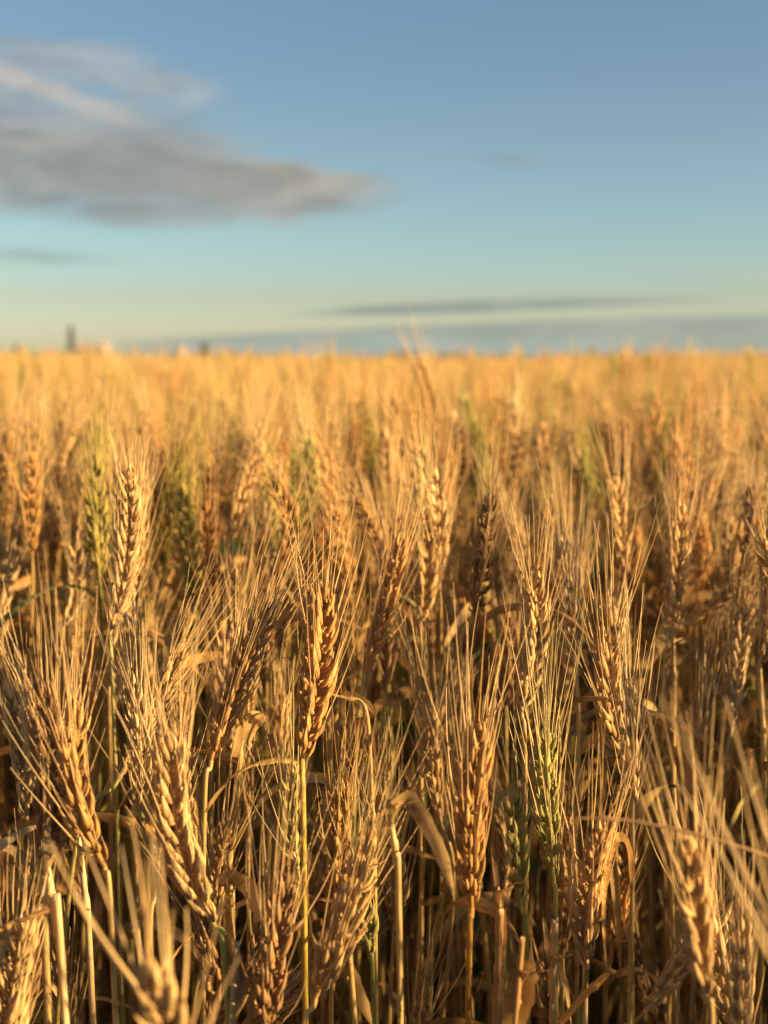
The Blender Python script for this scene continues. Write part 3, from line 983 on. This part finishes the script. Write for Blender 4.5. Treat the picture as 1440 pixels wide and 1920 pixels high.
def field_plant(mb, rg, height, lod):
    tint = TINTS[str(rg.choice(['golden', 'golden', 'amber', 'pale straw', 'pale straw', 'greenish']))] * rg.uniform(.85, 1.1)
    tilt, ta = abs(rg.normal(0, .18)), rg.uniform(0, 6.28)
    ax = unit(np.array([math.sin(tilt) * math.cos(ta), math.sin(tilt) * math.sin(ta), math.cos(tilt)]))
    Ln = rg.uniform(.07, .1)
    P = np.array([ax[0] * .1, ax[1] * .1, height])
    B = P - ax * Ln
    path = catmull([np.zeros(3), np.array([rg.normal(0, .01), rg.normal(0, .01), height * .5]), B - ax * .05, B], 10)
    tube(mb, path, np.linspace(.0021, .0012, 10), 4, STEM_C * rg.uniform(.7, 1.05))
    ear(mb, mb, B, P, rg.normal(0, .003, 3), rg.uniform(0, 3.1), 2, tint, rg, rg.uniform(.03, .055), rg.uniform(.04, .15), .0004, rg.uniform(.85, 1.1),
        green=.6 if tint[1] / tint[0] > .8 else 0)
    for i in range(int(rg.integers(1, 3))):
        q = path[int(rg.integers(2, 8))]
        leaf_ribbon(mb, leaf_path(q, rg.uniform(0, 6.28), rg.uniform(.09, .18), rg, rg.uniform(.2, .9), 2.5, 8), rg.uniform(.006, .01),
                    TINTS[str(rg.choice(['golden', 'amber', 'brown', 'pale straw']))] * .9, rg, rg.normal(0, 2), .4, 3)


def far_plant(mb, rg, x, y, height, k=1.0):
    tint = TINTS[str(rg.choice(['golden', 'golden', 'amber', 'pale straw', 'pale straw', 'greenish']))] * rg.uniform(.8, 1.1)
    a = rg.uniform(0, 6.28)
    tl = abs(rg.normal(0, .2))
    ax = np.array([math.cos(a) * tl, math.sin(a) * tl, 1.0])
    P = np.array([x, y, height])
    B = P - ax * .085
    G = np.array([x - ax[0] * .2, y - ax[1] * .2, 0])
    tube(mb, np.array([G, (G + B) / 2, B]), .0022 * k, 3, STEM_C * rg.uniform(.7, 1))
    t = np.linspace(0, 1, 7)
    prof = np.array([.25, .95, .75, 1.0, .72, .8, .1]) * .0065 * k
    tube(mb, B + np.outer(t, P - B), prof, 4, tint)
    n = 9
    D = unit(ax[None] + rg.normal(0, .22, (n, 3)) * np.array([1, 1, .2]))
    O = B + np.outer(rg.uniform(.25, 1, n), P - B)
    W = unit(np.cross(D, rg.normal(0, 1, (n, 3)))) * .0011 * k
    tip = O + D * .06
    v = np.stack([O - W, O + W, tip + W * .2, tip - W * .2], 1).reshape(-1, 3)
    mb.add(v, np.arange(n * 4).reshape(-1, 4), TINTS['pale straw'] * rg.uniform(.85, 1.05))
    if rg.random() < .6:
        leaf_ribbon(mb, leaf_path((G + B) / 2, a, .18, rg, .8, 2.4, 5), .009 * k, tint * .9, rg, 1.0, .4, 3)


NP1, NP2, NP3 = 16, 4, 2
rg = np.random.default_rng(11)
for k in range(NP1):
    mb = MB()
    field_plant(mb, rg, .83, 2)
    push(mb, 1 + k)
TILE = 1.5
for k in range(NP2):
    mb = MB()
    n_ = 15
    for i in range(n_):
        for j in range(n_):
            far_plant(mb, rg, (i + rg.uniform(-.2, 1.2)) / n_ * TILE - TILE / 2, (j + rg.uniform(-.2, 1.2)) / n_ * TILE - TILE / 2,
                      HC - .066 - abs(rg.normal(0, .05)) + (.05 if rg.random() < .05 else 0), 1.25)
    push(mb, 101 + k)
TILE3 = 8.0
for k in range(NP3):
    mb = MB()
    n_ = 32
    for i in range(n_):
        for j in range(n_):
            far_plant(mb, rg, (i + rg.uniform(0, 1)) / n_ * TILE3 - TILE3 / 2, (j + rg.uniform(0, 1)) / n_ * TILE3 - TILE3 / 2,
                      HC - .08 - abs(rg.normal(0, .06)), 4.0)
    push(mb, 201 + k)

pts, rot, scl, tier, tint3 = [], [], [], [], []


def inst(x, y, z, rz, s, t, c, rx=0.0, ry=0.0):
    pts.append((x, y, z))
    rot.append((rx, ry, rz))
    scl.append(s)
    tier.append(t)
    tint3.append(c)


rg = np.random.default_rng(5)
TINTMIX = [(1, 1, 1), (1.08, 1.0, .9), (.9, .88, .85), (1.05, 1.0, .8), (.66, .82, .42), (1.12, 1.12, 1.1), (.72, .62, .55), (1.1, 1.0, .9), (.85, .95, .7)]
step = .0515
X0, X1, Y0, Y1 = -4.5, 6.0, -4.5, 7.5
for xi in np.arange(X0, X1, step):
    for yi in np.arange(Y0, Y1, step):
        x, y = xi + rg.uniform(-.5, .5) * step, yi + rg.uniform(-.5, .5) * step
        if math.hypot(x, y) < .42:
            continue
        if y > 0 and abs(x) < .29 * y + .13 and y < .72:
            continue
        if y > 0 and abs(x) < .285 * y + .03 and y < YMAX - .05 and not (y > .92 and rg.random() < np.interp(y, [.92, 1.3, 1.7], [.40, .65, .85])):
            continue
        if y > 3.5 and abs(x) > .8 * y + 2:
            continue
        h = HC - .036 - (.03 if 0 < y < 1.5 else 0) - abs(rg.normal(0, .040)) + (.010 if y > 2.5 else 0) + (.012 if y < 2.5 else .022) * math.sin(x * 2.1 + 1.3 * math.sin(y * .9)) * math.cos(y * 1.3 + x * .7) - (rg.uniform(.04, .2) if rg.random() < .25 else 0)
        if y > 3.0 and rg.random() < .06:
            h = HC - rg.uniform(-.015, .03)
        if math.hypot(x, y) < .75:
            h -= .12
        s = h / .83
        inst(x, y, 0, rg.uniform(0, 6.28), s, 1, TINTMIX[int(rg.integers(len(TINTMIX)))], rg.normal(0, .03), rg.normal(0, .03))
n1_ = len(pts)
for i in range(-60, 61):
    for j in range(-6, 62):
        x, y = i * TILE, j * TILE
        r_ = math.hypot(x, y)
        if r_ > 70 or (X0 + .6 < x < X1 - .6 and Y0 + .6 < y < Y1 - .6) or abs(x) > y * 1.1 + 12:
            continue
        inst(x, y, 0, (math.pi / 2) * rg.integers(4), rg.uniform(.97, 1.03), 2, TINTMIX[int(rg.integers(len(TINTMIX)))])
for i in range(-45, 46):
    for j in range(-1, 60):
        x, y = i * TILE3, j * TILE3
        r_ = math.hypot(x, y)
        if r_ < 70 or r_ > 420 or y < 0 or abs(x) > y * .9 + 20:
            continue
        inst(x, y, 0, (math.pi / 2) * rg.integers(4), rg.uniform(.98, 1.02), 3, TINTMIX[int(rg.integers(4))])
print('instances', n1_, len(pts))

V = np.concatenate(protoV + [np.array(pts)])
npt, nv = len(pts), len(np.concatenate(protoV))
Fm = np.concatenate(protoF)
Cm = np.concatenate(protoC + [np.ones((npt, 3))])
Sm = np.concatenate(protoS + [np.zeros((npt, 3))])
me = make_mesh('wheat_field', M_MASS, V, Fm, Cm, Sm)


def attr(name, typ, data, field):
    a = me.attributes.new(name, typ, 'POINT')
    a.data.foreach_set(field, np.asarray(data).ravel())


attr('proto', 'INT', np.concatenate(protoI + [np.zeros(npt)]).astype(np.int32), 'value')
attr('tier', 'INT', np.concatenate([np.zeros(nv), np.array(tier)]).astype(np.int32), 'value')
attr('rot', 'FLOAT_VECTOR', np.concatenate([np.zeros((nv, 3)), np.array(rot)]).astype(np.float32), 'vector')
attr('scl', 'FLOAT', np.concatenate([np.ones(nv), np.array(scl)]).astype(np.float32), 'value')
attr('tint', 'FLOAT_VECTOR', np.concatenate([np.ones((nv, 3)), np.array(tint3)]).astype(np.float32), 'vector')
field = link('wheat_field', me)
prop(field, 'the mass of ripe golden bearded wheat behind and around the front rows', kind='stuff')
ng = bpy.data.node_groups.new('wheat_field_scatter', 'GeometryNodeTree')
ng.interface.new_socket('Geometry', in_out='INPUT', socket_type='NodeSocketGeometry')
ng.interface.new_socket('Geometry', in_out='OUTPUT', socket_type='NodeSocketGeometry')
gn, gl = ng.nodes, ng.links
gi, go = gn.new('NodeGroupInput'), gn.new('NodeGroupOutput')


def named(name, typ):
    n = gn.new('GeometryNodeInputNamedAttribute')
    n.data_type = typ
    n.inputs[0].default_value = name
    return n.outputs[0]


def cmp_(a, op, b):
    n = gn.new('FunctionNodeCompare')
    n.data_type = 'INT'
    n.operation = op
    gl.new(a, n.inputs[2])
    n.inputs[3].default_value = b
    return n.outputs[0]


def both(a, b):
    n = gn.new('FunctionNodeBooleanMath')
    n.operation = 'AND'
    gl.new(a, n.inputs[0])
    gl.new(b, n.inputs[1])
    return n.outputs[0]


def separate(sel):
    n = gn.new('GeometryNodeSeparateGeometry')
    n.domain = 'POINT'
    gl.new(gi.outputs[0], n.inputs[0])
    gl.new(sel, n.inputs[1])
    return n.outputs[0]


join = gn.new('GeometryNodeJoinGeometry')
P_ = named('proto', 'INT')
for t_, lo, hi in ((1, 1, 100), (2, 101, 200), (3, 201, 300)):
    pr = separate(both(cmp_(P_, 'GREATER_EQUAL', lo), cmp_(P_, 'LESS_EQUAL', hi)))
    sp = gn.new('GeometryNodeSplitToInstances')
    sp.domain = 'POINT'
    gl.new(pr, sp.inputs[0])
    gl.new(P_, sp.inputs['Group ID'])
    pn = separate(cmp_(named('tier', 'INT'), 'EQUAL', t_))
    ip = gn.new('GeometryNodeInstanceOnPoints')
    gl.new(pn, ip.inputs['Points'])
    gl.new(sp.outputs[0], ip.inputs['Instance'])
    ip.inputs['Pick Instance'].default_value = True
    gl.new(named('rot', 'FLOAT_VECTOR'), ip.inputs['Rotation'])
    gl.new(named('scl', 'FLOAT'), ip.inputs['Scale'])
    gl.new(ip.outputs[0], join.inputs[0])
gl.new(join.outputs[0], go.inputs[0])
mod = field.modifiers.new('scatter', 'NODES')
mod.node_group = ng

# ------------------------------------------------------------------ stubble, stray stems and dead leaves low between the front plants
mb = MB()
rg = np.random.default_rng(77)
for i in range(1400):
    y = math.sqrt(rg.uniform(.5 ** 2, 2.1 ** 2))
    x = rg.uniform(-.36, .36) * y
    h = rg.uniform(.25, .70) if y > .75 else rg.uniform(.15, .5)
    if rg.random() < .65:
        a = rg.uniform(0, 6.28)
        tl = abs(rg.normal(0, .15))
        e_ = np.array([x + math.cos(a) * tl * h, y + math.sin(a) * tl * h, h])
        tube(mb, catmull([np.array([x, y, 0]), (np.array([x, y, 0]) + e_) / 2 + rg.normal(0, .01, 3), e_], 8), np.linspace(.0017, .0011, 8), 6,
             STEM_C * rg.uniform(.5, 1.05))
    lp = leaf_path(np.array([x, y, h * rg.uniform(.4, .9)]), rg.uniform(0, 6.28), rg.uniform(.10, .22), rg, rg.uniform(-.2, .9), 2.8, 12)
    leaf_ribbon(mb, lp, rg.uniform(.003, .009), TINTS[str(rg.choice(['golden', 'amber', 'brown', 'brown', 'pale straw']))] * rg.uniform(.5, .9), rg, rg.normal(0, 2.5), .5, 5)
o = link('straw_litter', mb.mesh('straw_litter', M_LEAF))
prop(o, 'tangle of dead leaves and stubble low between the wheat stems', kind='stuff')

# ------------------------------------------------------------------ on the horizon
def box(mbm, x0, x1, y0, y1, z0, z1, c):
    v = [(x0, y0, z0), (x1, y0, z0), (x1, y1, z0), (x0, y1, z0), (x0, y0, z1), (x1, y0, z1), (x1, y1, z1), (x0, y1, z1)]
    f = [(0, 1, 5, 4), (1, 2, 6, 5), (2, 3, 7, 6), (3, 0, 4, 7), (4, 5, 6, 7), (3, 2, 1, 0)]
    mbm.add(v, f, c)


def flat(o):
    for p_ in o.data.polygons:
        p_.use_smooth = False
    return o


def gx(px, d):
    return (px - 720) / F * d


D_ = 420.0
WHITE = simple_mat('whitewashed_wall', (.31, .27, .23), (.38, .33, .28), 3.0, .85, .1)
ROOFM = simple_mat('pale_roof', (.42, .35, .29), (.50, .43, .36), 3.0, .7, .1)
DARKM = simple_mat('dark_opening', (.05, .05, .05), (.08, .07, .06), 3.0, .6, .1)
bx, bw = gx(172, D_), 9.0
barn = link('barn', None, None, (bx, D_, 0))
prop(barn, 'long pale farm building with a low roof on the horizon at the left', 'building')
m_ = MB(); box(m_, -bw / 2, bw / 2, 0, 7, 0, 4.6, (1, 1, 1)); flat(link('wall', m_.mesh('wall', WHITE), barn))
m_ = MB()
m_.add([(-bw / 2 - .4, -.5, 4.61), (bw / 2 + .4, -.5, 4.61), (bw / 2 + .4, 3.5, 6.2), (-bw / 2 - .4, 3.5, 6.2), (bw / 2 + .4, 7.5, 4.61), (-bw / 2 - .4, 7.5, 4.61)],
       [(0, 1, 2, 3), (3, 2, 4, 5), (0, 3, 5, 5), (1, 4, 2, 2)], (1, 1, 1))
v, f, c, s = m_.arrays()
rm = bpy.data.meshes.new('roof'); rm.from_pydata([tuple(q) for q in v], [], [(0, 1, 2, 3), (3, 2, 4, 5), (0, 3, 5), (1, 4, 2), (0, 5, 4, 1)]); rm.materials.append(ROOFM)
link('roof', rm, barn)
m_ = MB(); box(m_, -.5, 2.2, -.06, -.004, 0, 2.9, (1, 1, 1)); flat(link('door', m_.mesh('door', DARKM), barn))
for wx in (-3.2, 3.2):
    m_ = MB(); box(m_, wx - .5, wx + .5, -.05, -.004, 1.6, 2.6, (1, 1, 1)); flat(link('window', m_.mesh('window', DARKM), barn))

silo = link('silo', None, None, (gx(342, D_), D_, 0))
prop(silo, 'small pale round silo on the horizon right of the farm building', 'silo')
m_ = MB(); tube(m_, np.array([(0, 0, 0), (0, 0, 2.5), (0, 0, 4.2)]), 1.5, 20, (1, 1, 1)); link('wall', m_.mesh('wall', WHITE), silo)
m_ = MB(); tube(m_, np.array([(0, 0, 4.18), (0, 0, 4.22), (0, 0, 5.0)]), np.array([1.55, 1.6, .08]), 20, (1, 1, 1)); link('roof', m_.mesh('roof', ROOFM), silo)

LEAFM = simple_mat('haze_paled_foliage', (.08, .09, .055), (.15, .14, .09), 2.0, .8, .2)  # leaf colours slightly paled to stand in for distance haze
BARK = simple_mat('far_bark', (.08, .06, .04), (.14, .10, .07), 4.0, .9, .2)


def tree(px, d, h, w, label, seed, group='trees on the horizon'):
    rg = np.random.default_rng(seed)
    t = link('tree', None, None, (gx(px, d), d, 0))
    prop(t, label, 'tree', group)
    m = MB(); tube(m, np.array([(0, 0, 0), (.05, 0, h * .5), (0, 0, h * .92)]), np.array([.22, .15, .04]), 8, (1, 1, 1)); link('trunk', m.mesh('trunk', BARK), t)
    n = 1400
    q = rg.uniform(0, 1, n)
    prof = np.sin(np.pi * np.clip(q * .9 + .08, 0, 1)) ** .6
    a, r = rg.uniform(0, 6.28, n), np.sqrt(rg.uniform(0, 1, n)) * w / 2 * prof * (1 + .2 * np.sin(q * 23))
    c = np.stack([np.cos(a) * r, np.sin(a) * r, h * (.12 + .88 * q)], 1)
    A = unit(rg.normal(0, 1, (n, 3))) * .22
    B = unit(np.cross(A, rg.normal(0, 1, (n, 3)))) * .13
    v = np.stack([c - A, c + B, c + A, c - B], 1).reshape(-1, 3)
    m = MB(); m.add(v, np.arange(n * 4).reshape(-1, 4), (1, 1, 1)); link('crown', m.mesh('crown', LEAFM), t)


tree(138, 405, 11.0, 2.0, 'slim dark tree rising like a column left of the pale farm building', 1)
tree(35, 430, 5.6, 1.8, 'small faint tree near the left end of the horizon', 2)
tree(386, 380, 5.6, 2.2, 'dark bushy tree on the horizon right of the silo', 4)
tree(1106, 420, 4.8, 1.8, 'small dark tree on the horizon under the low cloud bank', 5)
m_ = MB()
rg = np.random.default_rng(9)
n = 9000
xx = rg.uniform(gx(-300, 900), gx(1750, 900), n)
hh = 3.6 + 1.2 * np.sin(xx * .05) + .8 * np.sin(xx * .17)
c = np.stack([xx, 900 + rg.uniform(-8, 8, n), rg.uniform(0, 1, n) ** .7 * hh], 1)
A = unit(rg.normal(0, 1, (n, 3))) * .9
B = unit(np.cross(A, rg.normal(0, 1, (n, 3)))) * .6
m_.add(np.stack([c - A, c + B, c + A, c - B], 1).reshape(-1, 3), np.arange(n * 4).reshape(-1, 4), (1, 1, 1))
prop(link('far_woods', m_.mesh('far_woods', LEAFM)), 'low line of woods along the far horizon', kind='stuff')
